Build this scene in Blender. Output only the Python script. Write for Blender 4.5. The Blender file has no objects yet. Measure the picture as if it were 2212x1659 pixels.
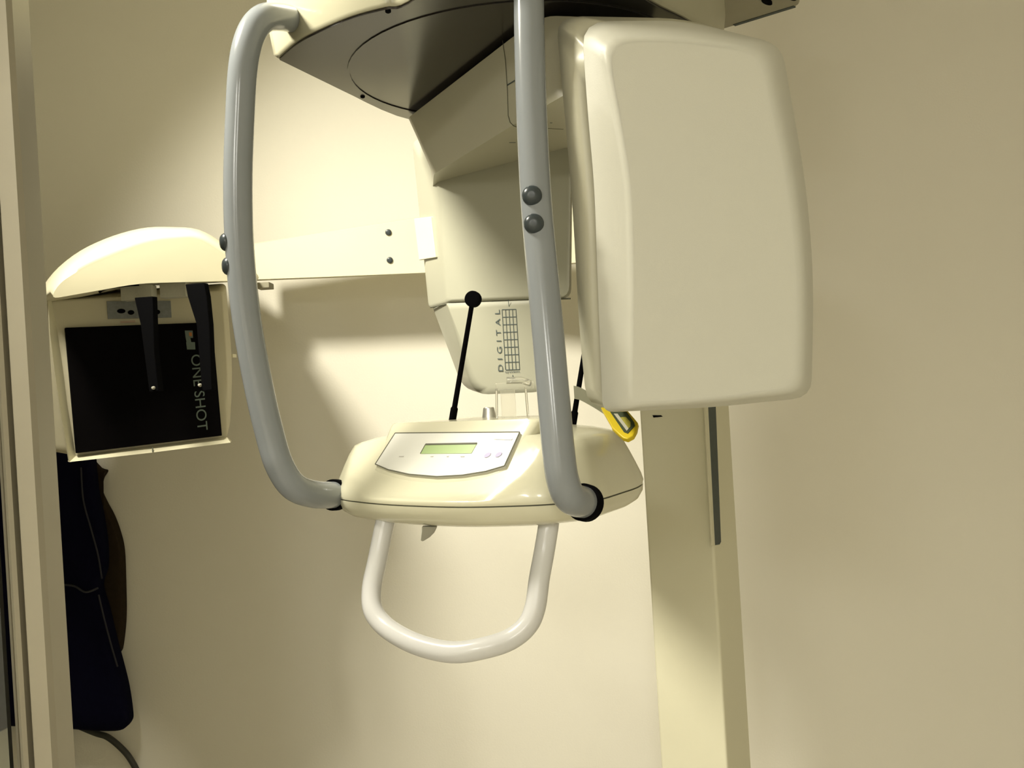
import bpy, bmesh, math
from mathutils import Vector, Matrix

# ------------------------------------------------------------------ camera
H = 1.45                      # eye height above the floor
F = 2000.0                    # focal length in pixels of the 2212 x 1659 frame
CX, CY = 1106.0, 829.5
ROLL = math.radians(3.5)
RIGHT = Vector((math.cos(ROLL), 0, -math.sin(ROLL)))
UP = Vector((math.sin(ROLL), 0, math.cos(ROLL)))
FWD = Vector((0, 1, 0))
CAM = Vector((0, 0, H))

scene = bpy.context.scene
col = scene.collection
cam_d = bpy.data.cameras.new('camera')
cam = bpy.data.objects.new('camera', cam_d)
col.objects.link(cam)
cam_d.sensor_width = 36.0
cam_d.lens = F / 2212.0 * 36.0
cam_d.clip_start = 0.02
M = Matrix.Identity(4)
for i, v in enumerate((RIGHT, UP, -FWD)):
    for j in range(3):
        M[j][i] = v[j]
M.translation = CAM
cam.matrix_world = M
scene.camera = cam

# ------------------------------------------------------------------ light
scene.view_settings.view_transform = 'Standard'
scene.view_settings.look = 'None'
scene.view_settings.gamma = 1.0
scene.view_settings.use_curve_mapping = False
scene.view_settings.exposure = 0.86
world = bpy.data.worlds.new('world')
scene.world = world
world.use_nodes = True
world.node_tree.nodes['Background'].inputs[0].default_value = (1.0, 0.95, 0.85, 1)
world.node_tree.nodes['Background'].inputs[1].default_value = 0.05


def area(name, loc, sx, sy, power, color, spread=180.0):
    d = bpy.data.lights.new(name, 'AREA')
    d.shape = 'RECTANGLE'
    d.size, d.size_y = sx, sy
    d.energy = power
    d.color = color
    d.spread = math.radians(spread)
    o = bpy.data.objects.new(name, d)
    col.objects.link(o)
    o.location = loc
    return o


CEIL = 2.62
SPOT = Vector((-0.78, 0.98, CEIL - 0.13))            # adjustable ceiling lamp in the booth, aimed at the machine
SPOT_AIM = Vector((0.52, 0.47, -0.72)).normalized()
SPOT_R = 0.12
HALL = ((-0.12, -2.40, 0.30, 1.20, 15.5), (-1.10, -2.10, 0.30, 1.20, 22.0))   # two lamps in the hall behind the viewer: x, y, size x, size y, watts
sl = area('ceiling_spot_light', SPOT + SPOT_AIM * 0.012, SPOT_R * 2, SPOT_R * 2, 6.4, (1.0, 0.945, 0.79), 90.0)
sl.data.shape = 'DISK'
sl.rotation_euler = SPOT_AIM.to_track_quat('-Z', 'Y').to_euler()
for hx, hy_, hsx, hsy, hw in HALL:
    area('hall_lamp_light', (hx, hy_, CEIL - 0.075), hsx, hsy, hw, (1.0, 0.985, 0.92))


# ------------------------------------------------------------------ materials
def mat(name, color, rough=0.5, metal=0.0, spec=0.5, noise=0.0, nscale=40.0, bump=0.0, bscale=300.0,
        trans=0.0, alpha=1.0, coat=0.0, emit=None, estr=0.0, ior=1.45):
    m = bpy.data.materials.new(name)
    m.use_nodes = True
    nt = m.node_tree
    b = nt.nodes['Principled BSDF']
    b.inputs['Base Color'].default_value = (*color, 1)
    b.inputs['Roughness'].default_value = rough
    b.inputs['Metallic'].default_value = metal
    b.inputs['Specular IOR Level'].default_value = spec
    b.inputs['Transmission Weight'].default_value = trans
    b.inputs['Coat Weight'].default_value = coat
    b.inputs['IOR'].default_value = ior
    b.inputs['Alpha'].default_value = alpha
    if emit:
        b.inputs['Emission Color'].default_value = (*emit, 1)
        b.inputs['Emission Strength'].default_value = estr
    tc = nt.nodes.new('ShaderNodeTexCoord')
    if noise:
        n = nt.nodes.new('ShaderNodeTexNoise')
        n.inputs['Scale'].default_value = nscale
        n.inputs['Detail'].default_value = 4
        nt.links.new(tc.outputs['Object'], n.inputs['Vector'])
        r = nt.nodes.new('ShaderNodeMixRGB')
        r.blend_type = 'MIX'
        r.inputs[1].default_value = (*[c * (1 - noise) for c in color], 1)
        r.inputs[2].default_value = (*[min(1, c * (1 + noise)) for c in color], 1)
        nt.links.new(n.outputs['Fac'], r.inputs[0])
        nt.links.new(r.outputs[0], b.inputs['Base Color'])
    if bump:
        n2 = nt.nodes.new('ShaderNodeTexNoise')
        n2.inputs['Scale'].default_value = bscale
        n2.inputs['Detail'].default_value = 3
        nt.links.new(tc.outputs['Object'], n2.inputs['Vector'])
        bp = nt.nodes.new('ShaderNodeBump')
        bp.inputs['Strength'].default_value = bump
        bp.inputs['Distance'].default_value = 0.002
        nt.links.new(n2.outputs['Fac'], bp.inputs['Height'])
        nt.links.new(bp.outputs['Normal'], b.inputs['Normal'])
    return m


MT = {
    'wall': mat('wall_paint', (0.80, 0.77, 0.675), 0.9, spec=0.2, noise=0.02, nscale=3, bump=0.15, bscale=220),
    'ceil': mat('ceiling_paint', (0.80, 0.77, 0.66), 0.9, spec=0.2, noise=0.01, bump=0.1),
    'floor': mat('floor_vinyl', (0.66, 0.61, 0.50), 0.5, noise=0.12, nscale=60),
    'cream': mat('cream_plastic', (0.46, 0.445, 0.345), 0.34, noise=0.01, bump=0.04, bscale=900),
    'cream_gloss': mat('cream_gloss_plastic', (0.64, 0.62, 0.47), 0.22, noise=0.01, coat=0.3),
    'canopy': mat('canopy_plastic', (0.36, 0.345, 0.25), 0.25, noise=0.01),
    'sensor': mat('sensor_shaded_plastic', (0.33, 0.325, 0.255), 0.36, noise=0.01),  # base colour darkened to stand in for shade on the sensor head
    'shell': mat('pearl_plastic', (0.58, 0.575, 0.505), 0.42, noise=0.01, bump=0.06, bscale=900),
    'column': mat('column_paint', (0.70, 0.675, 0.51), 0.5, noise=0.01, bump=0.05, bscale=600),
    'cephshade': mat('ceph_shaded_plastic', (0.56, 0.52, 0.38), 0.55, noise=0.01),  # darker copy of the ceph plastic, shade of the face put into colour
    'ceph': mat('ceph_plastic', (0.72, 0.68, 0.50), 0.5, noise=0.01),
    'tube': mat('grey_tube_paint', (0.24, 0.26, 0.28), 0.17, noise=0.02),
    'grip': mat('pale_tube_paint', (0.62, 0.62, 0.62), 0.22, noise=0.01),
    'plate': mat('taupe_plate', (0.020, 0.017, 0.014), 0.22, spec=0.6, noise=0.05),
    'black': mat('black_plastic', (0.003, 0.003, 0.0035), 0.75, spec=0.02, noise=0.1),
    'bolt': mat('dark_bolt', (0.035, 0.045, 0.05), 0.3, noise=0.1),
    'panelblack': mat('black_cassette', (0.003, 0.0026, 0.003), 0.85, spec=0.03, noise=0.1),
    'seam': mat('seam_line', (0.10, 0.10, 0.07), 0.7, noise=0.05),
    'print': mat('grey_print', (0.06, 0.08, 0.08), 0.6, noise=0.05),
    'lettering': mat('grey_lettering', (0.10, 0.13, 0.11), 0.6, noise=0.1),
    'orange': mat('orange_print', (0.35, 0.13, 0.03), 0.6, noise=0.05),
    'console': mat('console_foil', (0.68, 0.68, 0.63), 0.35, noise=0.005),
    'lcd': mat('green_display', (0.34, 0.46, 0.20), 0.3, noise=0.03),
    'lilac': mat('lilac_print', (0.40, 0.37, 0.58), 0.5, noise=0.05),
    'faint': mat('faint_print', (0.50, 0.48, 0.44), 0.5, noise=0.05),
    'silver': mat('silver_knob', (0.75, 0.75, 0.73), 0.3, metal=0.8, noise=0.02),
    'lever': mat('grey_lever', (0.38, 0.37, 0.31), 0.5, noise=0.03),
    'acrylic': mat('clear_acrylic', (0.95, 0.95, 0.90), 0.06, trans=0.88, ior=1.49),
    'glass': mat('door_glass', (0.90, 0.96, 0.95), 0.03, trans=1.0, ior=1.45),
    'yellow': mat('yellow_plastic', (0.62, 0.47, 0.012), 0.4, noise=0.06, nscale=80),
    'darkgreen': mat('dark_card', (0.03, 0.045, 0.015), 0.6, noise=0.3, nscale=200),
    'olive': mat('olive_card', (0.33, 0.30, 0.03), 0.6, noise=0.3, nscale=200),
    'strip': mat('grey_label', (0.45, 0.44, 0.36), 0.6, noise=0.1, nscale=300),
    'strap': mat('clear_strap', (0.28, 0.28, 0.20), 0.25, noise=0.1, alpha=0.85),
    'bluegrey': mat('scale_plate', (0.20, 0.21, 0.21), 0.6, noise=0.25, nscale=160),
    'bracket': mat('bracket_paint', (0.30, 0.28, 0.20), 0.55, noise=0.06),
    'slot': mat('slot_rubber', (0.055, 0.07, 0.065), 0.6, noise=0.25, nscale=120),
    'navy': mat('navy_apron', (0.003, 0.003, 0.011), 0.85, spec=0.05, noise=0.2, nscale=90, bump=0.2, bscale=400),
    'brown': mat('brown_apron', (0.026, 0.018, 0.011), 0.85, spec=0.05, noise=0.2, nscale=90, bump=0.2, bscale=400),
    'piping': mat('apron_piping', (0.014, 0.014, 0.018), 0.7, noise=0.1),
    'cable': mat('dark_cable', (0.035, 0.035, 0.028), 0.5, noise=0.1),
    'alu': mat('door_aluminium', (0.34, 0.315, 0.25), 0.38, metal=0.45, noise=0.10, nscale=12),
    'pink': mat('pink_print', (0.50, 0.36, 0.28), 0.6, noise=0.1),
    'lamp': mat('lamp_diffuser', (0.9, 0.9, 0.85), 0.5, emit=(1.0, 0.94, 0.76), estr=3.0, noise=0.01),
    'lampbody': mat('lamp_housing', (0.8, 0.8, 0.76), 0.5, noise=0.01),
}


# ------------------------------------------------------------------ helpers
def P(px, py, Y):
    """point on the sight line of a photograph pixel at depth Y in front of the camera"""
    return CAM + (FWD + RIGHT * ((px - CX) / F) + UP * ((CY - py) / F)) * Y


def PZ(px, py, z):
    """... where that sight line meets the level z (relative to the eye)"""
    d = FWD + RIGHT * ((px - CX) / F) + UP * ((CY - py) / F)
    return CAM + d * (z / d.z)


def PP(px, py, pt, n, off=0.0):
    """... where that sight line meets a plane"""
    d = FWD + RIGHT * ((px - CX) / F) + UP * ((CY - py) / F)
    pt = Vector(pt) + n * off
    t = (pt - CAM).dot(n) / d.dot(n)
    return CAM + d * t


def W(x, y, z):
    return Vector((x, y, z + H))


def plane_of(a, b, c):
    n = (b - a).cross(c - a).normalized()
    if n.dot(CAM - a) < 0:
        n = -n
    return a, n


def rounded(pts, r=0.02, k=5):
    n = len(pts)
    rs = r if isinstance(r, (list, tuple)) else [r] * n
    out = []
    for i in range(n):
        p, a, b = pts[i], pts[i - 1], pts[(i + 1) % n]
        da, db = a - p, b - p
        d = min(rs[i], 0.46 * da.length, 0.46 * db.length)
        s, e = p + da.normalized() * d, p + db.normalized() * d
        for j in range(k + 1):
            t = j / k
            out.append(s * (1 - t) ** 2 + p * 2 * t * (1 - t) + e * t * t)
    return out


def spline(pts, n=8, closed=False):
    out = []
    m = len(pts)
    segs = m if closed else m - 1
    for i in range(segs):
        if closed:
            p0, p1, p2, p3 = pts[i - 1], pts[i], pts[(i + 1) % m], pts[(i + 2) % m]
        else:
            p0, p1, p2, p3 = pts[max(i - 1, 0)], pts[i], pts[i + 1], pts[min(i + 2, m - 1)]
        for j in range(n):
            t = j / n
            out.append(0.5 * ((2 * p1) + (p2 - p0) * t + (2 * p0 - 5 * p1 + 4 * p2 - p3) * t * t
                              + (3 * p1 - p0 - 3 * p2 + p3) * t ** 3))
    if not closed:
        out.append(pts[-1].copy())
    return out


def resample(ring, n):
    d = [0.0]
    m = len(ring)
    for i in range(m):
        d.append(d[-1] + (ring[(i + 1) % m] - ring[i]).length)
    out, j = [], 0
    for k in range(n):
        t = d[-1] * k / n
        while d[j + 1] < t:
            j += 1
        f = (t - d[j]) / max(d[j + 1] - d[j], 1e-9)
        out.append(ring[j].lerp(ring[(j + 1) % m], f))
    return out


class MB:
    def __init__(self):
        self.bm = bmesh.new()

    def loft(self, rings, cap=True, closed=False):
        bm = self.bm
        vr = [[bm.verts.new(p) for p in ring] for ring in rings]
        n = len(vr[0])
        pairs = list(zip(vr[:-1], vr[1:]))
        if closed:
            pairs.append((vr[-1], vr[0]))
        for a, b in pairs:
            for i in range(n):
                j = (i + 1) % n
                bm.faces.new((a[i], a[j], b[j], b[i]))
        if cap and not closed:
            bm.faces.new(vr[0][::-1])
            bm.faces.new(vr[-1])
        return self

    def tube(self, path, r, seg=20, cap=True):
        rs = r if isinstance(r, (list, tuple)) else [r] * len(path)
        rings = []
        t0 = (path[1] - path[0]).normalized()
        ref = Vector((0, 0, 1)) if abs(t0.z) < 0.9 else Vector((1, 0, 0))
        u = t0.cross(ref).normalized()
        for i, p in enumerate(path):
            a = path[max(i - 1, 0)]
            b = path[min(i + 1, len(path) - 1)]
            t = (b - a).normalized()
            u = (u - t * u.dot(t)).normalized()
            v = t.cross(u)
            rings.append([p + (u * math.cos(q) + v * math.sin(q)) * rs[i]
                          for q in [2 * math.pi * k / seg for k in range(seg)]])
        return self.loft(rings, cap)

    def lathe(self, base, axis, prof, seg=24):
        """profile of (radius, distance along the axis)"""
        axis = axis.normalized()
        ref = Vector((0, 0, 1)) if abs(axis.z) < 0.9 else Vector((1, 0, 0))
        u = axis.cross(ref).normalized()
        v = axis.cross(u)
        rings = [[base + axis * d + (u * math.cos(q) + v * math.sin(q)) * max(r, 1e-4)
                  for q in [2 * math.pi * k / seg for k in range(seg)]] for r, d in prof]
        return self.loft(rings)

    def box(self, c, dx, dy, dz):
        """dx, dy, dz: half-extent vectors"""
        b = [c + dx * sx + dy * sy - dz for sx, sy in ((-1, -1), (1, -1), (1, 1), (-1, 1))]
        t = [p + dz * 2 for p in b]
        return self.loft([b, t])

    def prism(self, pts, vec):
        return self.loft([pts, [p + vec for p in pts]])

    def bar(self, a, b, w, n, h):
        """thin printed line from a to b lying on a surface with normal n"""
        d = (b - a).normalized()
        s = d.cross(n).normalized() * (w / 2)
        return self.prism([a - s, b - s, b + s, a + s], n * h)

    def build(self, name, m, parent=None, sharp=32, bevel=0.0, bseg=3, flat=True):
        bm = self.bm
        bmesh.ops.recalc_face_normals(bm, faces=bm.faces[:])
        lim = math.radians(sharp)
        for f in bm.faces:
            f.smooth = True
        for e in bm.edges:
            if len(e.link_faces) == 2 and e.calc_face_angle(0) > lim:
                e.smooth = False
        me = bpy.data.meshes.new(name)
        bm.to_mesh(me)
        bm.free()
        me.materials.append(m)
        o = bpy.data.objects.new(name, me)
        col.objects.link(o)
        if parent:
            o.parent = parent
            o.matrix_parent_inverse = world_of(parent).inverted()
        if flat:
            md = o.modifiers.new('normals', 'WEIGHTED_NORMAL')
            md.keep_sharp = True
        if bevel:
            md = o.modifiers.new('edge', 'BEVEL')
            md.width = bevel
            md.segments = bseg
            md.limit_method = 'ANGLE'
            md.angle_limit = math.radians(30)
            md.harden_normals = False
            for p in me.polygons:
                p.use_smooth = True
        return o


def world_of(o):
    m = o.matrix_basis.copy()
    if o.parent:
        m = world_of(o.parent) @ o.matrix_parent_inverse @ m
    return m


def empty(name, loc, label, cat, group=None):
    o = bpy.data.objects.new(name, None)
    col.objects.link(o)
    o.empty_display_size = 0.1
    o.location = loc
    o['label'] = label
    o['category'] = cat
    if group:
        o['group'] = group
    return o


def tag(o, label, cat, group=None):
    o['label'] = label
    o['category'] = cat
    if group:
        o['group'] = group
    return o


def struct(o):
    o['kind'] = 'structure'
    return o


def lettering(mb, body, o, xv, yv, n, h=0.0004, squeeze=None, spacing=1.0):
    """write body into the parallelogram at o spanned by xv (reading direction) and yv (up)"""
    cu = bpy.data.curves.new('letters', 'FONT')
    cu.body = body
    cu.space_character = spacing
    ob = bpy.data.objects.new('letters', cu)
    col.objects.link(ob)
    dg = bpy.context.evaluated_depsgraph_get()
    me = bpy.data.meshes.new_from_object(ob.evaluated_get(dg))
    xs = [v.co.x for v in me.vertices]
    ys = [v.co.y for v in me.vertices]
    x0, x1, y0, y1 = min(xs), max(xs), min(ys), max(ys)
    bm = mb.bm
    vs = [bm.verts.new(o + xv * ((v.co.x - x0) / (x1 - x0)) + yv * ((v.co.y - y0) / (y1 - y0)) + n * h)
          for v in me.vertices]
    for p in me.polygons:
        try:
            bm.faces.new([vs[i] for i in p.vertices])
        except ValueError:
            pass
    bpy.data.objects.remove(ob)
    bpy.data.curves.remove(cu)
    bpy.data.meshes.remove(me)


X, Yv, Z = Vector((1, 0, 0)), Vector((0, 1, 0)), Vector((0, 0, 1))
U = Vector((0.84, -0.55, 0)).normalized()      # the machine stands turned: across ...
V = Vector((0.55, 0.84, 0)).normalized()       # ... and towards its column

# ------------------------------------------------------------------ the room
WALL_Y = 2.10
RX0, RX1, RY0 = -1.75, 1.75, -3.6


def slab(name, x0, x1, y0, y1, z0, z1, m):
    o = MB().box(Vector(((x0 + x1) / 2, (y0 + y1) / 2, (z0 + z1) / 2)), X * (x1 - x0) / 2, Yv * (y1 - y0) / 2,
                 Z * (z1 - z0) / 2).build(name, m)
    return struct(o)


slab('wall_back', RX0 - 0.1, RX1 + 0.1, WALL_Y, WALL_Y + 0.1, 0, CEIL, MT['wall'])
slab('wall_left', RX0 - 0.1, RX0, RY0, WALL_Y, 0, CEIL, MT['wall'])
slab('wall_right', RX1, RX1 + 0.1, RY0, WALL_Y, 0, CEIL, MT['wall'])
slab('wall_front', RX0 - 0.1, RX1 + 0.1, RY0 - 0.1, RY0, 0, CEIL, MT['wall'])
slab('floor', RX0 - 0.1, RX1 + 0.1, RY0 - 0.1, WALL_Y + 0.1, -0.1, 0, MT['floor'])
slab('ceiling', RX0 - 0.1, RX1 + 0.1, RY0 - 0.1, WALL_Y + 0.1, CEIL, CEIL + 0.1, MT['ceil'])

for (hx, hy_, hsx, hsy, hw), lab in zip(HALL, ('long fluorescent ceiling light straight behind the viewer',
                                               'long fluorescent ceiling light along the hall side wall')):
    e = empty('ceiling_light', (hx, hy_, CEIL), lab, 'light', 'fluorescent lights on the hall ceiling')
    c = Vector((hx, hy_, CEIL))
    MB().box(c - Z * 0.03, X * (hsx / 2 + 0.03), Yv * (hsy / 2 + 0.03), Z * 0.03).build('housing', MT['lampbody'], e)
    MB().box(c - Z * 0.064, X * hsx / 2, Yv * hsy / 2, Z * 0.004).build('diffuser', MT['lamp'], e)
e = empty('ceiling_spotlight', (SPOT.x, SPOT.y, CEIL), 'round adjustable ceiling spotlight in the booth aimed at the x-ray machine', 'light')
MB().lathe(Vector((SPOT.x, SPOT.y, CEIL)), -Z, [(0.07, 0.0), (0.07, 0.018), (0.02, 0.022), (0.02, 0.06)], 28).build('canopy_plate', MT['lampbody'], e)
MB().lathe(SPOT, -SPOT_AIM, [(SPOT_R, -0.004), (SPOT_R + 0.012, -0.006), (SPOT_R + 0.012, 0.015), (0.06, 0.055), (0.03, 0.06)], 32).build('lamp_shade', MT['lampbody'], e)
MB().lathe(SPOT, SPOT_AIM, [(SPOT_R, 0.0), (SPOT_R, 0.006)], 32).build('diffuser', MT['lamp'], e)

# door: aluminium stile and its glass at the near left
dY = 0.80
pr = P(19, 0, dY)
right_x = P(70, 829, dY).x + (0.0)
prof = [(0.000, 0.005), (-0.003, 0.000), (-0.018, 0.000), (-0.0185, 0.005), (-0.0210, 0.005), (-0.0215, -0.003), (-0.0245, -0.0055),
        (-0.0285, -0.002), (-0.030, 0.006), (-0.034, 0.010), (-0.0345, 0.007), (-0.045, 0.022), (-0.045, 0.034), (0.000, 0.034)]
ring = lambda z: [Vector((right_x + a, dY + b, z)) for a, b in prof]
door = struct(MB().loft([ring(0.001), ring(CEIL - 0.001)]).build('door_1', MT['alu'], sharp=20))
gx0, gx1 = right_x - 0.12, right_x - 0.047
slab('wall_partition', RX0, gx0, dY, dY + 0.034, 0.0, CEIL, MT['wall'])
MB().box(Vector(((gx0 + gx1) / 2, dY + 0.016, CEIL / 2)), X * (gx1 - gx0) / 2, Yv * 0.003, Z * (CEIL / 2 - 0.01)).build(
    'glass_pane', MT['glass'], door)

# ------------------------------------------------------------------ the x-ray machine
colBR = Vector((0.348, 1.68, 0))                     # front edge of the column nearest the eye
cw, cd = 0.1325, 0.1225
col_c = colBR - U * cw / 2 + V * cd / 2
machine = empty('dental_xray_machine', (col_c.x, col_c.y, 0),
                'cream panoramic dental x-ray machine on a floor column in front of the wall', 'x-ray machine')

# column
plan = rounded([colBR, colBR + V * cd, colBR + V * cd - U * cw, colBR - U * cw], 0.006, 3)
column = MB().loft([[p + Z * 0.02 for p in plan], [p + Z * (CEIL - 0.002) for p in plan]]).build('column', MT['column'],
                                                                                                machine, sharp=40)
base = rounded([col_c + U * a * 0.17 + V * b * 0.16 for a, b in ((-1, -1), (1, -1), (1, 1), (-1, 1))], 0.03)
MB().loft([[p + Z * 0.0 for p in base], [p + Z * 0.02 for p in base]]).build('base_plate', MT['bracket'], machine)
sp = (Vector((colBR.x, colBR.y, H)), U)              # its shaded side face
q = [PP(px, py, sp[0], sp[1]) for px, py in ((1521, 700), (1544, 700), (1556, 1170), (1553, 1176), (1541, 1178))]
q[0] = q[0] + Z * 0.25
q[1] = q[1] + Z * 0.25
MB().prism(q, U * 0.0015).build('cable_slot', MT['slot'], column)
q = [PP(px, py, sp[0], sp[1]) for px, py in ((1514, 700), (1521, 700), (1541, 1178), (1536, 1178))]
MB().prism([q[0] + Z * .25, q[1] + Z * .25, q[2], q[3]], U * 0.003).build('slot_rim', MT['column'], column)
fp = (Vector((colBR.x, colBR.y, H)), -V)
MB().prism([PP(px, py, fp[0], fp[1]) for px, py in ((1410, 897), (1428, 897), (1432, 900), (1412, 902))],
           -V * 0.001).build('vent_slot', MT['black'], column)

# carriage on the column, above the canopy
ca = PZ(1583, 57, 0.557)
cb = PZ(1735, 10, 0.557)
cu_ = (cb - ca)
cu_.z = 0
cu_.normalize()
cv_ = Vector((-cu_.y, cu_.x, 0))
c0 = cb - cu_ * 0.30
plan = rounded([cb, c0, c0 - cv_ * 0.30, cb - cv_ * 0.30], 0.02, 4)
carriage = MB().loft([plan, [p + Z * 0.20 for p in plan]]).build('carriage', MT['bracket'], machine, sharp=40, bevel=0.003)
pl2 = [W(0.10, 1.42, 0.5), W(0.30, 1.36, 0.5), W(0.40, 1.70, 0.5), W(0.22, 1.80, 0.5)]
MB().loft([rounded(pl2, 0.02), rounded([p + Z * 0.24 for p in pl2], 0.02)]).build('column_slide', MT['cream'], machine, sharp=40)
for px, py in ((1660, 4), (1713, -6)):
    p = PZ(px, py, 0.557)
    MB().loft([[p + cu_ * 0.0055 * math.cos(t) + cv_ * 0.016 * (math.sin(t) - .4) + Z * d for t in
                [2 * math.pi * k / 20 for k in range(20)]] for d in (-0.0025, 0.0015)]).build('bolt_hole', MT['black'], carriage)
MB().prism([ca + Z * -0.001 + cu_ * .004, cb + Z * -0.001 - cu_ * .012, cb - cu_ * .012 - cv_ * .008 + Z * -0.001, ca + cu_ * .004 - cv_ * .008 + Z * -0.001], Z * 0.004).build('rubber_edge', MT['slot'], carriage)

# canopy
zc = 0.45
lc = PZ(597, 125, zc)
front = [PZ(640, 88, zc), PZ(690, 62, zc), PZ(760, 33, zc), PZ(830, 14, zc), PZ(880, 2, zc)]
fr2 = [W(0.0, 0.955, zc), W(0.09, 0.965, zc), PZ(1410, 0, zc), PZ(1495, 44, zc)]
rc = PZ(1556, 96, zc)
back = [W(0.265, 1.37, zc), W(0.17, 1.52, zc), W(0.02, 1.62, zc), PZ(890, 258, zc), PZ(740, 195, zc)]
front_s = spline([lc] + front + fr2 + [rc], 5)
out = front_s + spline(back, 5)
cen = sum(out, Vector()) / len(out)


def scaled(ring, s, dz, c=None):
    c = c or cen
    return [Vector((c.x + (p.x - c.x) * s, c.y + (p.y - c.y) * s, p.z + dz)) for p in ring]


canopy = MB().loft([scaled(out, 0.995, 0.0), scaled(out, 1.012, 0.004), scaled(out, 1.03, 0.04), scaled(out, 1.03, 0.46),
                    scaled(out, 0.98, 0.50)]).build('canopy', MT['canopy'], machine, sharp=40)  # unseen upper part made tall to block spot light from the right wall
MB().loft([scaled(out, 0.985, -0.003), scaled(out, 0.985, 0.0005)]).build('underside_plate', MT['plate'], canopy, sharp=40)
# circular cover in the underside
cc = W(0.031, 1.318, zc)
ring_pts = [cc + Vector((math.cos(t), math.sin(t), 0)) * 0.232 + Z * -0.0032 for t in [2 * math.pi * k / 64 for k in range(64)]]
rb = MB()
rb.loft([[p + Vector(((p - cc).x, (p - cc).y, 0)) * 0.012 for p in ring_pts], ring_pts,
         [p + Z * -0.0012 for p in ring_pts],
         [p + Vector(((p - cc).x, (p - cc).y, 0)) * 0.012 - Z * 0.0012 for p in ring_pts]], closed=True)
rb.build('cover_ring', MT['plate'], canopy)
for px, py in ((838, 18), (783, 204)):
    p = PZ(px, py, zc)
    MB().lathe(p + Z * 0.0, -Z, [(0.0035, 0.0), (0.0035, 0.0045), (0.002, 0.0055)], 12).build('screw', MT['black'], canopy)


# grey tubes carrying the control box
hl = [P(642, 44, 1.19), P(600, 36, 1.13), P(566, 42, 1.09), P(540, 78, 1.07), P(525, 145, 1.06), P(518, 260, 1.06), P(514, 400, 1.06),
      P(518, 540, 1.06), P(533, 690, 1.06), P(560, 840, 1.06), P(586, 950, 1.06), P(606, 1010, 1.06), P(636, 1052, 1.07),
      P(680, 1068, 1.10), P(724, 1069, 1.14)]
hf = [P(1180, -150, 1.06), P(1152, -120, 1.03), P(1143, -60, 1.00), P(1143, 40, 0.99), P(1146, 170, 0.98), P(1151, 300, 0.97), P(1158, 430, 0.96),
      P(1169, 560, 0.948), P(1182, 700, 0.936), P(1195, 850, 0.924), P(1206, 970, 0.915), P(1215, 1035, 0.912),
      P(1232, 1074, 0.918), P(1264, 1086, 0.945)]
for path, bolts in ((hl, (((485, 523), 1.056, (-0.93, -0.36)), ((490, 575), 1.056, (-0.93, -0.36)))),
                    (hf, (((1149, 422), 0.943, (-0.08, -1)), ((1153, 483), 0.938, (-0.08, -1))))):
    h = MB().tube(spline(path, 8), 0.0163, 32).build('grab_handle', MT['tube'], machine)
    for (px, py), Yb, ax in bolts:
        a = Vector((ax[0], ax[1], 0)).normalized()
        c = P(px, py, Yb) - a * 0.001
        MB().lathe(c, a, [(0.0102, -0.005), (0.0104, 0.0), (0.0100, 0.0018), (0.0086, 0.0040), (0.0060, 0.0058), (0.003, 0.0066)]).build(
            'bolt_cap', MT['bolt'], h)
    end = spline(path, 8)
    a = (end[-1] - end[-3]).normalized()
    MB().lathe(end[-1], a, [(0.0166, -0.006), (0.0192, -0.006), (0.0192, 0.004), (0.0166, 0.004)], 32).build('collar', MT['black'], h)

# rotating arm under the canopy
tl = [PZ(880, 256, 0.44), PZ(1110, 78, 0.44), PZ(1182, 34, 0.44), P(1250, 36, 1.098), W(0.21, 1.14, 0.43), W(0.21, 1.22, 0.43), W(0.08, 1.58, 0.44), W(-0.12, 1.60, 0.44)]
bl = [P(937, 376, 1.42), P(1105, 272, 1.19), P(1200, 216, 1.085), P(1250, 188, 1.065), W(0.20, 1.14, 0.335), W(0.20, 1.20, 0.335), W(0.08, 1.55, 0.325), W(-0.115, 1.56, 0.323)]
tlr, blr = rounded(tl, 0.012, 3), rounded(bl, 0.012, 3)
mid = [a * 0.07 + b * 0.93 for a, b in zip(tlr, blr)]
cbl = sum(blr, Vector()) / len(blr)
inn = [b + (cbl - b) * 0.03 for b in blr]
arm = MB().loft([tlr, mid, blr, inn]).build('rotating_arm', MT['cream'], machine, sharp=25)
# access cover outline on its side and underside (thin joint lines)
sA, sB = plane_of(bl[0], bl[1], tl[1])
uA, uB = plane_of(bl[0], bl[1], bl[6])
jl = MB()
path = [(1086, 88), (1092, 130), (1096, 190), (1098, 250)]
pp = [PP(px, py, sA, sB, 0.0004) for px, py in path]
for a, b in zip(pp[:-1], pp[1:]):
    jl.bar(a, b, 0.0011, sB, 0.0004)
path = [(1098, 250), (1102, 264), (1110, 272), (1122, 276), (1180, 277), (1217, 279)]
pp = [PP(px, py, uA, uB, 0.0006) for px, py in path]
for a, b in zip(pp[:-1], pp[1:]):
    jl.bar(a, b, 0.0011, uB, 0.0004)
path = [(1178, 133), (1186, 130), (1196, 132), (1208, 138)]
pp = [PP(px, py, sA, sB, 0.0006) for px, py in path]
jl.build('cover_joint', MT['seam'], arm)
for a, b in (((1188, 265), (1193, 265)), ((1096, 184), (1112, 174)), ((1100, 308), (1114, 308))):
    pl = (uA, uB) if a[1] > 200 else (sA, sB)
    MB().bar(PP(*a, pl[0], pl[1], 0.0006), PP(*b, pl[0], pl[1], 0.0006), 0.0014, pl[1], 0.0004).build('cover_mark', MT['print'], arm)

# sensor head with its tapered lower cover
SYL, SYR = 1.47, 1.31


def sy(px):
    return SYL + (SYR - SYL) * (px - 940) / 296.0


def SF(px, py, d=0.0):
    return P(px, py, sy(px) + d)


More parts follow.
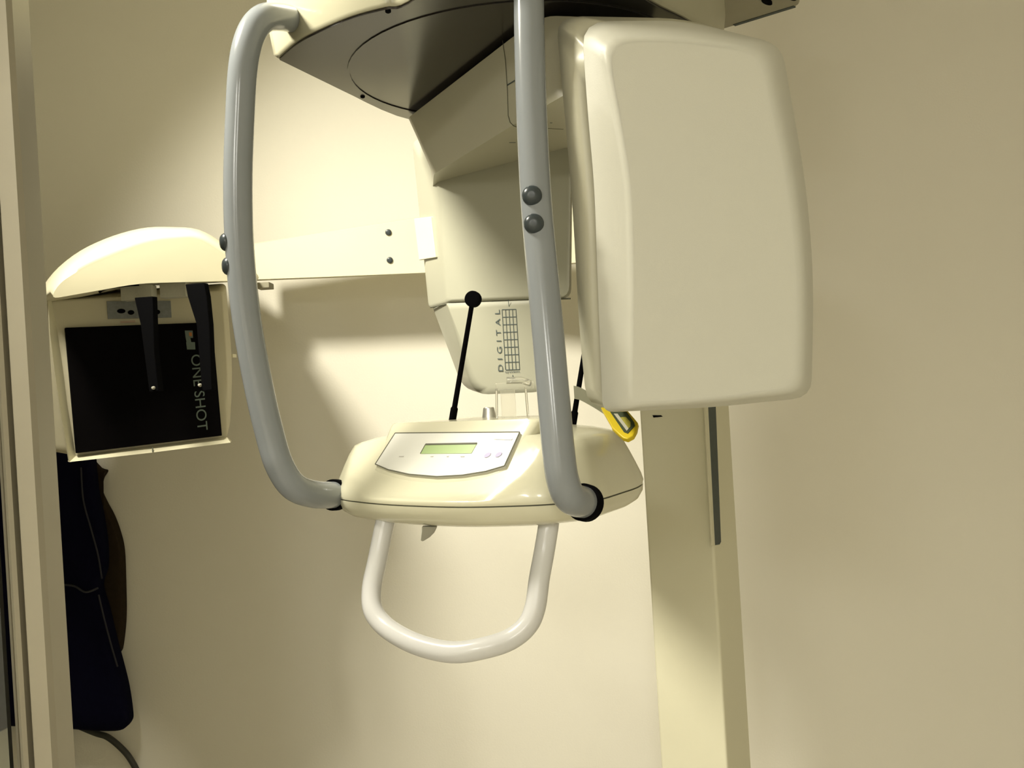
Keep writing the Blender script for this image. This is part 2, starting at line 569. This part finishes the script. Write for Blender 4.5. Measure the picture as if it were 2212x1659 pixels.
f0 = [SF(952, 352), SF(1226, 316), SF(1221, 634), SF(972, 645)]
f1 = [SF(938, 346, 0.012), SF(1237, 306, 0.012), SF(1233, 645, 0.012), SF(961, 656, 0.012)]
f2 = [P(902, 322, 1.54), P(1236, 330, 1.42), P(1234, 646, 1.42), P(930, 665, 1.54)]
f3 = [P(890, 300, 1.57), P(1234, 300, 1.57), P(1228, 648, 1.57), P(926, 664, 1.57)]
rr = [0.016, 0.016, 0.016, 0.006]
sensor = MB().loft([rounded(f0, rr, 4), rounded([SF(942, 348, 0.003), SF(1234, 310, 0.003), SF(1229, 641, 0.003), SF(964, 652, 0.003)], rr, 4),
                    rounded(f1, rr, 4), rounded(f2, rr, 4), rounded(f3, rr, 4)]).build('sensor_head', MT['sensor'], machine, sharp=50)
rr = [0.004, 0.004, 0.03, 0.03]
g0 = [SF(972, 668), SF(1206, 656), SF(1178, 828), SF(1036, 838)]
g1 = [SF(964, 655, 0.006), SF(1212, 646, 0.006), SF(1186, 846, 0.008), SF(1022, 853, 0.008)]
g2 = [P(934, 662, 1.54), P(1208, 652, 1.42), P(1186, 848, 1.44), P(1002, 845, 1.54)]
g3 = [P(934, 662, 1.56), P(1206, 652, 1.56), P(1180, 840, 1.56), P(1006, 838, 1.56)]
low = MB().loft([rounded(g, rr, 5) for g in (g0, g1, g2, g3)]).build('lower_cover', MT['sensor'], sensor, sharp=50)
# thin paler patch raised on its turned side
fa, fn = plane_of(P(938, 346, SYL), P(902, 322, 1.54), P(930, 665, 1.54))
pd = [PP(px, py, fa, fn, 0.004) for px, py in ((894, 472), (930, 468), (941, 556), (905, 562))]
MB().prism([p - fn * 0.006 for p in pd], fn * 0.006).build('side_patch', MT['cream_gloss'], sensor, bevel=0.001)
# joint between the two
mbj = MB()
jpts = [P(930, 664, 1.538), SF(963, 657, 0.0085), SF(1100, 650, 0.004), SF(1232, 645, 0.010)]
for a, b in zip(jpts[:-1], jpts[1:]):
    mbj.tube([a, b], 0.0013, 6)
mbj.build('joint_line', MT['seam'], sensor)
# printing on the lower cover: DIGITAL beside a film-like grid
la, ln = plane_of(g0[0], g0[1], g0[2])


def L(px, py):
    return PP(px, py, la, ln, 0.0004)


pm = MB()
TL, TR, BL, BR = (1084.5, 669), (1114.5, 668), (1092, 799), (1122.5, 798)
lerp2 = lambda a, b, t: (a[0] + (b[0] - a[0]) * t, a[1] + (b[1] - a[1]) * t)
for i in range(5):
    t = i / 4
    pm.bar(L(*lerp2(TL, TR, t)), L(*lerp2(BL, BR, t)), 0.0008, ln, 0.0003)
for j in range(9):
    t = j / 8
    pm.bar(L(*lerp2(TL, BL, t)), L(*lerp2(TR, BR, t)), 0.0010, ln, 0.0003)
pm.bar(L(1098, 647), L(1099.5, 662), 0.0009, ln, 0.0003)
pm.bar(L(1107.5, 810), L(1108.5, 818), 0.0009, ln, 0.0003)
lettering(pm, 'system', L(1091.5, 807), L(1122.5, 806) - L(1091.5, 807), L(1091, 801.5) - L(1091.5, 807), ln)
lettering(pm, 'DIGITAL', L(1087, 802), L(1079.5, 669) - L(1087, 802), L(1076.5, 802) - L(1087, 802), ln, spacing=1.7)
pm.build('printing', MT['print'], sensor)

# tube head: the large box facing the viewer
hy = 0.92
H0 = [P(1312, 92, hy), P(1480, 92, hy - .004), P(1640, 118, hy), P(1700, 400, hy), P(1722, 600, hy), P(1716, 835, hy), P(1540, 858, hy), P(1368, 868, hy), P(1372, 600, hy), P(1366, 400, hy), P(1348, 290, hy)]
H1 = [P(1284, 66, hy + .018), P(1480, 66, hy + .018), P(1666, 98, hy + .018), P(1726, 400, hy + .012), P(1746, 600, hy + .012), P(1740, 850, hy + .012), P(1540, 872, hy + .010), P(1346, 884, hy + .006), P(1352, 600, hy + .006), P(1346, 400, hy + .006), P(1328, 290, hy + .010)]
H2 = [P(1256, 46, hy + .045), P(1480, 44, hy + .055), P(1688, 96, hy + .055), P(1742, 400, hy + .055), P(1758, 600, hy + .055), P(1753, 858, hy + .055), P(1540, 880, hy + .05), P(1302, 891, hy + .025), P(1292, 640, hy + .022), P(1284, 400, hy + .022), P(1270, 250, hy + .025)]
R = [0.03, 0.03, 0.02, 0.05, 0.05, 0.02, 0.03, 0.012, 0.04, 0.04, 0.04]
head = MB().loft([rounded(r, R, 4) for r in (H0, [a * .35 + b * .65 for a, b in zip(H0, H1)], H1, [a * .5 + b * .5 + Vector((0, -.003, 0)) for a, b in zip(H1, H2)], H2)]).build('tube_head', MT['shell'], machine, sharp=60)
K0 = [p + Yv * 0.0012 for p in H2]
K1 = [P(1200, 34, hy + .10), P(1480, 40, hy + .11), P(1684, 100, hy + .11), P(1732, 400, hy + .11), P(1746, 600, hy + .11), P(1740, 852, hy + .11), P(1540, 878, hy + .10), P(1268, 880, hy + .045), P(1252, 720, hy + .042), P(1236, 430, hy + .042), P(1220, 250, hy + .05)]
K2 = [P(1214, 40, 1.06), P(1480, 46, 1.06), P(1660, 112, 1.06), P(1700, 400, 1.06), P(1712, 600, 1.06), P(1706, 842, 1.06), P(1540, 872, 1.06), P(1296, 870, 1.06), P(1276, 700, 1.06), P(1260, 430, 1.06), P(1242, 250, 1.06)]
K3 = [P(1224, 50, 1.095), P(1480, 54, 1.095), P(1650, 118, 1.095), P(1690, 400, 1.095), P(1700, 600, 1.095), P(1694, 830, 1.095), P(1540, 860, 1.095), P(1306, 860, 1.095), P(1286, 700, 1.095), P(1270, 430, 1.095), P(1250, 250, 1.095)]
R2 = [0.03, 0.03, 0.02, 0.05, 0.05, 0.02, 0.03, 0.022, 0.05, 0.05, 0.04]
MB().loft([rounded(r, R2, 4) for r in (K0, K1, K2, K3)]).build('rear_shell', MT['cream'], head, sharp=60)
MB().lathe(P(1586, 763, hy + 0.003), -Yv, [(0.0035, 0), (0.003, 0.0022), (0.0015, 0.003)], 14).build('screw_plug', MT['shell'], head)

# ------------------------------------------------------------------ control box
zs = -0.127
front = [PZ(735, 1080, zs), PZ(830, 1091, zs), PZ(1000, 1097, zs), PZ(1180, 1091, zs), PZ(1300, 1079, zs), PZ(1386, 1051, zs)]
ringc = [W(-0.237, 1.185, zs)] + front + [W(0.155, 1.13, zs), W(0.115, 1.22, zs), W(0.0, 1.27, zs), W(-0.13, 1.27, zs), W(-0.215, 1.235, zs)]
rad = [0.03, 0.02, 0.05, 0.06, 0.022, 0.015, 0.03, 0.04, 0.04, 0.05, 0.05, 0.04]
seam_ring = resample(rounded(ringc, rad, 5), 150)
bc = W(-0.035, 1.115, zs)


def bscale(s, z, ring=None):
    return [Vector((bc.x + (p.x - bc.x) * s, bc.y + (p.y - bc.y) * s, z + H)) for p in (ring or seam_ring)]


A, B = P(838, 917, 1.14), P(1166, 906, 1.012)
ka, kn = plane_of(A, B, P(1102, 1013, 0.985))


def clampz(ring):
    return [Vector((p.x, p.y, max(min(p.z, ka.z - ((p.x - ka.x) * kn.x + (p.y - ka.y) * kn.y) / kn.z - 0.0012), H - 0.1205 + (p.z - H + 0.12) * 0.05))) for p in ring]


cbox = MB().loft([bscale(0.994, -0.1265), bscale(1.0, -0.123)] + [clampz(bscale(a, b)) for a, b in (
    (0.988, -0.115), (0.955, -0.101), (0.922, -0.088), (0.888, -0.0756), (0.848, -0.0650), (0.80, -0.0615), (0.70, -0.0570), (0.55, -0.0530), (0.35, -0.051))]).build(
    'control_box', MT['cream_gloss'], machine, sharp=60)
MB().loft([bscale(0.985, -0.1262), bscale(0.985, -0.1285)]).build('seam_gasket', MT['seam'], cbox)
MB().loft([bscale(0.997, -0.1280), bscale(0.992, -0.135), bscale(0.965, -0.143), bscale(0.92, -0.148), bscale(0.84, -0.1515),
           bscale(0.6, -0.153)]).build('lower_shell', MT['cream_gloss'], cbox, sharp=60)

kp = lambda px, py: PP(px, py, ka, kn)
bot = [kp(800, 1012), kp(870, 1036), kp(950, 1042), kp(1030, 1034), kp(1103, 1011), B + V * 0.06 - Z * 0.03, A + V * 0.12 - Z * 0.03]
top = [A, A.lerp(B, 0.25), A.lerp(B, 0.5), A.lerp(B, 0.75), B, B + V * 0.06, A + V * 0.12]
bot2 = [p - Z * 0.02 for p in bot]
top_in = [p + (sum(top, Vector()) / 7 - p) * 0.03 + Z * 0.0012 for p in top]
rk = [0.015, 0.04, 0.04, 0.04, 0.015, 0.02, 0.02]
console = MB().loft([rounded(bot2, rk, 4), rounded(bot, rk, 4), rounded([b * .06 + t * .94 for b, t in zip(bot, top)], rk, 4),
                     rounded([t + (sum(top, Vector()) / 7 - t) * 0.008 for t in top], rk, 4), rounded(top_in, rk, 4)]).build('console', MT['cream_gloss'], cbox, sharp=50)


def C(px, py, off=0.0015):
    return PP(px, py, ka, kn, off)


low_curve = [(812, 1004), (840, 1016), (885, 1026), (945, 1031), (1000, 1028), (1050, 1020), (1091, 1008)]
pan = [C(855, 937, .0012), C(1124, 935, .0012)] + [C(a, b, .0012) for a, b in low_curve[::-1]]
MB().prism([p - kn * 0.004 for p in pan], kn * 0.0055).build('control_panel', MT['console'], cbox)
edge = MB()
for i in range(len(pan)):
    a, b = pan[i], pan[(i + 1) % len(pan)]
    edge.bar(a + kn * 0.0012, b + kn * 0.0012, 0.0012, kn, 0.0006)
edge.build('panel_joint', MT['seam'], cbox)
lcd = [C(919, 960, .0032), C(1030, 958, .0032), C(1018, 979, .0032), C(908, 980, .0032)]
MB().prism([p - kn * 0.002 for p in lcd], kn * 0.002).build('display', MT['lcd'], cbox)
eb = MB()
eb.bar(lcd[0], lcd[1], 0.0022, kn, 0.0004)
eb.bar(lcd[0], lcd[3], 0.0007, kn, 0.0004)
eb.build('display_bezel', MT['seam'], cbox)
for px, py in ((1053, 983), (1077, 982)):
    p = C(px, py, .0030)
    d1, d2 = (C(px + 8, py - 5, .0030) - p), (C(px + 3, py + 5, .0030) - p)
    MB().prism([p + d1 * .9 * math.cos(t) + d2 * .7 * math.sin(t) for t in [2 * math.pi * k / 14 for k in range(14)]], kn * 0.0003).build(
        'lilac_symbol', MT['lilac'], cbox)
for px, py, w in ((867, 986, 5), (933, 986, 3), (967, 986, 2), (999, 986, 4)):
    MB().bar(C(px - w, py, .0030), C(px + w, py, .0030), 0.001, kn, 0.0003).build('key_symbol', MT['faint'], cbox)
MB().bar(C(1068, 947, .0030), C(1106, 949, .0030), 0.0022, kn, 0.0003).build('maker_mark', MT['lampbody'], cbox)
# silver knob and lever
kb = W(P(1057, 905, 1.14).x, 1.14, A.z - H)
MB().lathe(kb, Z, [(0.0085, -0.001), (0.0085, 0.002), (0.0068, 0.0125), (0.0060, 0.0135)], 20).build('knob', MT['silver'], cbox)
lv = [P(911, 1138, 1.02), P(944, 1138, 1.03), P(938, 1151, 1.028), P(928, 1161, 1.022), P(913, 1170, 1.012), P(908, 1168, 1.01)]
MB().prism(lv, Vector((0.0, 0.010, 0.0))).build('release_lever', MT['lever'], cbox, bevel=0.001)

# U-shaped grip under the box
gp = [P(834, 1118, 1.085), P(827, 1150, 1.08), P(815, 1210, 1.07), P(803, 1270, 1.055), P(806, 1318, 1.04), P(832, 1353, 1.025), P(878, 1382, 1.0), P(930, 1401, 0.98),
      P(985, 1409, 0.965), P(1045, 1400, 0.96), P(1100, 1382, 0.964), P(1138, 1352, 0.968), P(1156, 1312, 0.975), P(1165, 1250, 0.985), P(1176, 1190, 0.995), P(1184, 1140, 1.0), P(1187, 1116, 1.005)]
MB().tube(spline(gp, 6), 0.0112, 28).build('patient_grip', MT['grip'], machine)

# clear chin rest
chin = MB()
ky = 1.095
kx = P(1100, 900, ky).x
zt = A.z - H
chin.box(W(kx, ky, zt + 0.017), X * 0.0085, Yv * 0.005, Z * 0.0175)
chin.box(W(P(1112, 840, ky).x, ky, zt + 0.038), X * 0.022, Yv * 0.012, Z * 0.0045)
chin.tube([P(1094, 822, ky - .015), P(1125, 821, ky - .015), P(1146, 828, ky - .01)], 0.004, 12)
chin.tube([W(P(1071, 870, ky).x, ky, zt), W(P(1073, 845, ky).x, ky, zt + .036)], 0.0015, 10)
chin.tube([W(P(1139, 870, ky).x, ky, zt), W(P(1136, 850, ky).x, ky, zt + .036)], 0.0015, 10)
chin.build('chin_rest', MT['acrylic'], machine, bevel=0.0008)

# temple rods
for base_, tip, shown in ((P(978, 903, 1.14), P(1019, 660, 1.13), True), (P(1238, 912, 1.145), P(1274, 690, 1.145), False)):
    d = (tip - base_)
    ln_ = d.length
    d.normalize()
    rod = MB().lathe(base_ - d * 0.004, d, [(0.0046, 0), (0.0046, 0.016), (0.0040, 0.017), (0.0034, 0.018), (0.0030, ln_ + 0.006)], 14).build('temple_rod', MT['black'], machine)
    n = Vector((-0.35, -0.9, 0.1)).normalized()
    c = tip + d * 0.008
    MB().lathe(c + n * 0.004, -n, [(0.005, 0.0), (0.0098, 0.001), (0.0102, 0.004), (0.0098, 0.009), (0.005, 0.010)], 22).build('temple_pad', MT['black'], rod)

# ------------------------------------------------------------------ cephalometric arm and head
AY = 1.94
aring = lambda px, yt, yb, Y: [P(px, yt, Y), P(px + 2, yt + 3, Y - .006), P(px + 4, yb - 3, Y - .006), P(px + 4, yb, Y), P(px + 3, yb + 0, Y + .045), P(px, yt, Y + .045)]
carm = MB().loft([aring(540, 527, 607, AY), aring(700, 500, 601, AY), aring(890, 471, 593, AY), aring(1000, 460, 588, AY), aring(1380, 440, 560, AY - .10)]).build(
    'cephalometric_arm', MT['ceph'], machine, sharp=40)
for px, py in ((839, 502), (842, 562)):
    MB().lathe(P(px, py, AY - 0.006), -Yv, [(0.0065, -0.002), (0.0068, 0.001), (0.0055, 0.004), (0.003, 0.0052)], 18).build('bolt_cap', MT['bolt'], carm)
MB().box(P(572, 618, AY + .01), X * 0.014, Yv * 0.02, Z * 0.006).build('arm_latch', MT['bracket'], carm, bevel=0.001)

cpa, cpb, cpd = P(140, 708, 1.53), P(455, 697, 1.67), P(162, 978, 1.53)
ca_, cn = plane_of(cpa, cpb, cpd)


def K(px, py, off=0.0):
    return PP(px, py, ca_, cn, off)


fr = [K(112, 652), K(482, 628), K(494, 800), K(492, 948), K(160, 988)]
fb0 = [p - cn * 0.012 for p in fr]
b1 = [P(92, 640, 1.61), P(488, 612, 1.73), P(503, 800, 1.73), P(496, 935, 1.73), P(135, 985, 1.62)]
b2 = [P(-70, 700, 1.77), P(488, 618, 1.80), P(500, 800, 1.80), P(490, 930, 1.80), P(-60, 950, 1.77)]
rr = [0.01, 0.01, 0.05, 0.02, 0.02]
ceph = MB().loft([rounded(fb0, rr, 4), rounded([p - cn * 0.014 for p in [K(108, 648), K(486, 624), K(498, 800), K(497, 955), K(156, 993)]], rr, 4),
                  rounded(b1, rr, 4), rounded(b2, rr, 4)]).build('cephalometric_head', MT['cephshade'], machine, sharp=40)
# raised lip along its left and lower edge
lip_o = [(104, 644), (108, 720), (118, 800), (130, 880), (150, 998)]
lip_i = [(112, 652), (126, 720), (138, 800), (148, 880), (165, 984)]
lip = MB()
lip.loft([[K(*o, 0.010), K(*i_, -0.014), K(o[0] - 2, o[1], -0.03)] for o, i_ in zip(lip_o, lip_i)])
lip.loft([[K(150, 998, 0.010), K(165, 984, -0.010), K(146, 996, -0.03)], [K(325, 978, 0.010), K(325, 964, -0.010), K(325, 976, -0.03)],
          [K(498, 956, 0.010), K(490, 944, -0.010), K(500, 952, -0.03)]])
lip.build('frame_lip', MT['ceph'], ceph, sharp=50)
MB().bar(K(329, 966, 0.004), K(330, 977, 0.010), 0.002, cn, 0.001).build('centre_mark', MT['seam'], ceph)
# black cassette
pn = [K(139, 709, -0.008), K(455, 697, -0.008), K(476, 941, -0.008), K(163, 979, -0.008)]
cas = MB().prism(pn, cn * 0.010).build('cassette_plate', MT['panelblack'], ceph, bevel=0.001)
# hood
h1 = [(108, 646), (128, 612), (180, 578), (250, 548), (330, 520), (425, 512), (478, 545), (520, 580), (552, 606), (490, 607), (300, 612)]
h2 = [(100, 640), (124, 596), (180, 556), (250, 522), (325, 500), (425, 498), (485, 532), (530, 570), (560, 604), (490, 607), (300, 612)]
h3 = [(60, 672), (112, 588), (172, 540), (244, 508), (318, 489), (430, 492), (490, 530), (540, 575), (566, 604), (490, 610), (300, 618)]
h4 = [(40, 690), (122, 592), (182, 548), (250, 515), (320, 497), (430, 498), (486, 536), (532, 580), (556, 604), (490, 610), (300, 618)]


def hd(px, d):
    return 1.42 + (px - 100) / 460 * 0.22 + d


hood_rings = [[P(px, py, hd(px, d)) for px, py in h] for h, d in ((h1, 0.0), (h2, 0.03), (h3, 0.18), (h4, 0.36))]
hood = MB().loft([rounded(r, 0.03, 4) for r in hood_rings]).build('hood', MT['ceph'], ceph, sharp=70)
# head holder: two black ear posts, clear mount, scale plate
scp = [K(230, 651, -0.011), K(368, 650, -0.011), K(370, 686, -0.011), K(233, 689, -0.011)]
MB().prism(scp, cn * 0.002).build('scale_plate', MT['bluegrey'], ceph)
for px, py, w in ((262, 672, 9), (283, 675, 7), (340, 674, 6)):
    p = K(px, py, -0.008)
    e1, e2 = K(px + w, py, -0.008) - p, K(px, py - 5, -0.008) - p
    MB().prism([p + e1 * math.cos(t) + e2 * math.sin(t) for t in [2 * math.pi * k / 16 for k in range(16)]], cn * 0.0006).build(
        'scale_mark', MT['black'], ceph)
MB().bar(K(260, 696, -0.011), K(292, 694, -0.011), 0.0035, cn, 0.0006).build('scale_note', MT['pink'], ceph)
mt_ = MB()
mt_.box(P(300, 633, 1.565), X * 0.026, Yv * 0.012, Z * 0.012)
mt_.box(P(378, 628, 1.59), X * 0.022, Yv * 0.012, Z * 0.012)
mt_.build('clear_mount', MT['strip'], ceph, bevel=0.001)
sw = spline([P(212, 628, 1.535), P(235, 621, 1.54), P(270, 615, 1.545), P(300, 613, 1.55)], 5)
MB().tube(sw, [0.0048, 0.0048] + [0.0035] * (len(sw) - 2), 10).build('ratchet_arm', MT['black'], ceph)
for outline, tipc, dY in (([(290, 643), (329, 640), (333, 760), (343, 845), (322, 847), (303, 700)], (332, 838), 1.515),
                          ([(400, 614), (440, 611), (446, 640), (452, 700), (458, 842), (436, 846), (424, 700), (405, 640)], (432, 832), 1.555)):
    fp_ = [P(a, b, dY) for a, b in outline]
    post = MB().prism(fp_, Vector((0.004, 0.012, 0))).build('ear_post', MT['black'], ceph, bevel=0.0012)
    t = P(tipc[0], tipc[1], dY)
    MB().lathe(t, -Yv, [(0.0030, -0.001), (0.0026, 0.004), (0.0012, 0.006)], 12).build('ear_tip', MT['lever'], ceph)
# lettering on the cassette
lm = MB()
Kt = lambda px, py: K(px, py, 0.0024)
lettering(lm, 'ONE SHOT', Kt(412, 767), Kt(427, 931) - Kt(412, 767), Kt(434, 765) - Kt(412, 767), cn)
for x0, y0, x1, y1 in ((399, 714, 416, 730), (402, 739, 421, 755)):
    lm.prism([Kt(x0, y0), Kt(x1, y0), Kt(x1 + 1, y1), Kt(x0 + 2, y1)], cn * 0.0004)
lm.prism([Kt(401, 730), Kt(411, 730), Kt(413, 739), Kt(403, 739)], cn * 0.0004)
lm.build('lettering', MT['lettering'], ceph)
MB().prism([K(408, 718, .003), K(414, 718, .003), K(415, 726, .003), K(409, 726, .003)], cn * 0.0003).build('orange_mark', MT['orange'], ceph)
# a small side handle and plate low on the far side of the head
MB().box(P(62, 722, 1.66), X * 0.012, Yv * 0.01, Z * 0.005).build('side_catch', MT['bluegrey'], ceph)
MB().box(P(484, 770, 1.745) + X * .010, X * 0.010, Yv * 0.012, Z * 0.003).build('edge_step', MT['ceph'], ceph)

# ------------------------------------------------------------------ badge hanging by the box
be = P(1343, 915, 1.075)
badge = empty('badge', be, 'yellow badge in a clear strap hanging beside the control box', 'badge')
bo = [P(1300, 880, 1.125), P(1342, 880, 1.118), P(1366, 902, 1.09), P(1378, 916, 1.08), P(1376, 930, 1.072), P(1368, 944, 1.066), P(1356, 951, 1.062), P(1346, 948, 1.062), P(1338, 941, 1.066), P(1322, 926, 1.08), P(1320, 920, 1.085)]
bn = plane_of(bo[0], bo[3], bo[6])[1]
bo = [PP(px, py, P(1358, 948, 1.045), bn) for px, py in ((1298, 882), (1350, 882), (1370, 905), (1379, 916), (1376, 931), (1369, 944), (1356, 951), (1346, 948), (1338, 941), (1322, 926), (1320, 920))]
hold = MB().prism([p - bn * 0.004 for p in bo], bn * 0.006).build('holder', MT['yellow'], badge, bevel=0.0012)
B2 = lambda px, py, o=0.0021: PP(px, py, P(1358, 948, 1.045), bn, o)
card = MB().prism([B2(a, b) for a, b in ((1318, 890), (1354, 890), (1370, 913), (1372, 920), (1356, 937), (1348, 934))], bn * 0.0005).build('card', MT['darkgreen'], hold)
MB().prism([B2(a, b, .0026) for a, b in ((1340, 902), (1352, 901), (1362, 912), (1362, 922), (1357, 926))], bn * 0.0004).build('card_patch', MT['olive'], hold)
MB().prism([B2(a, b, .0028) for a, b in ((1326, 894), (1334, 894), (1358, 926), (1354, 931))], bn * 0.0004).build('paper_label', MT['strip'], hold)
st = [P(1240, 849, 1.135), P(1252, 852, 1.133), P(1266, 859, 1.130), P(1290, 873, 1.124), P(1309, 886, 1.116)]
so = MB()
sp_ = spline(st, 5)
so.loft([[p + Z * 0.009 - Yv * 0.001, p + Z * 0.009 + Yv * 0.0008, p - Z * 0.007 + Yv * 0.0008, p - Z * 0.007 - Yv * 0.001] for p in sp_])
so.build('strap', MT['strap'], badge)

# ------------------------------------------------------------------ aprons on the wall
ap_o = [(-90, 1000), (-40, 962), (60, 958), (110, 970), (150, 960), (190, 975), (197, 1020), (203, 1070), (214, 1120), (222, 1180), (222, 1230), (212, 1268), (226, 1320), (240, 1380), (256, 1440),
        (268, 1490), (276, 1545), (274, 1566), (255, 1581), (200, 1582), (120, 1576), (20, 1572), (-80, 1570)]


def blanket(pts, y0, th, name, m, parent, puff=0.012):
    outer = [P(a, b, y0) for a, b in pts]
    outer = spline(outer, 4, closed=True)
    c = sum(outer, Vector()) / len(outer)
    rings = [[p + Yv * th for p in outer], [p + Yv * th * .3 for p in outer],
             [p + (c - p) * 0.03 - Yv * 0.004 for p in outer], [p + (c - p) * 0.12 - Yv * puff for p in outer],
             [p + (c - p) * 0.45 - Yv * puff * 1.3 for p in outer]]
    return MB().loft(rings).build(name, m, parent, sharp=70)


apron = empty('lead_apron', P(150, 960, 2.03), 'navy blue padded lead apron hanging on the wall below the cephalometric head', 'apron')
blanket(ap_o, 2.03, 0.030, 'panel', MT['navy'], apron)
pf = MB()
pf.tube(spline([P(95, 1270, 2.006), P(130, 1264, 2.006), P(160, 1266, 2.006), P(185, 1279, 2.006), P(212, 1270, 2.014)], 5), 0.0022, 8)
pf.tube(spline([P(175, 1010, 2.012), P(180, 1080, 2.012), P(196, 1140, 2.012), P(212, 1200, 2.014), P(220, 1250, 2.016)], 5), 0.0018, 8)
pf.tube(spline([P(213, 1285, 2.016), P(226, 1340, 2.016), P(242, 1400, 2.018), P(254, 1440, 2.02)], 5), 0.0018, 8)
pf.build('piping', MT['piping'], apron)
ap2 = [(170, 985), (212, 1012), (226, 1018), (217, 1035), (214, 1060), (224, 1085), (240, 1115), (253, 1150), (262, 1190), (265, 1260), (266, 1330), (262, 1380), (256, 1410), (244, 1400), (200, 1300), (160, 1150)]
ap2o = tag(blanket(ap2, 2.072, 0.020, 'lead_collar', MT['brown'], None, 0.006), 'dark brown lead garment hanging behind the navy apron', 'apron')
for nm, loc in (('wall_hook', P(110, 955, 2.085)),):
    hk = MB().tube(spline([loc + Yv * 0.0145, loc - Yv * 0.02, loc - Yv * 0.07 + Z * 0.002, loc - Yv * 0.085 + Z * 0.02], 4), 0.004, 10).build(nm, MT['bolt'])
    tag(hk, 'small dark wall hook carrying the lead aprons', 'hook')
cbl_ = MB().tube(spline([P(150, 1560, 2.085), P(205, 1583, 2.082), P(232, 1592, 2.08), P(260, 1614, 2.08), P(282, 1640, 2.08), P(302, 1680, 2.085), P(330, 1760, 2.085), Vector((-0.76, 2.085, 0.25)), Vector((-0.74, 2.085, 0.008))], 6), 0.0068, 14).build('cable', MT['cable'])
tag(cbl_, 'grey cable curving from under the navy apron down the wall', 'cable')
ps2 = MB().tube([P(132, 1568, 2.084), P(136, 1610, 2.084), P(142, 1670, 2.084), Vector((P(150, 1800, 2.084).x, 2.084, 0.02)), Vector((P(150, 1800, 2.084).x, 2.084, 0.0))], 0.0085, 14).build('pipe', MT['cable'])
tag(ps2, 'dark straight pipe running down the wall beside the door edge', 'pipe')
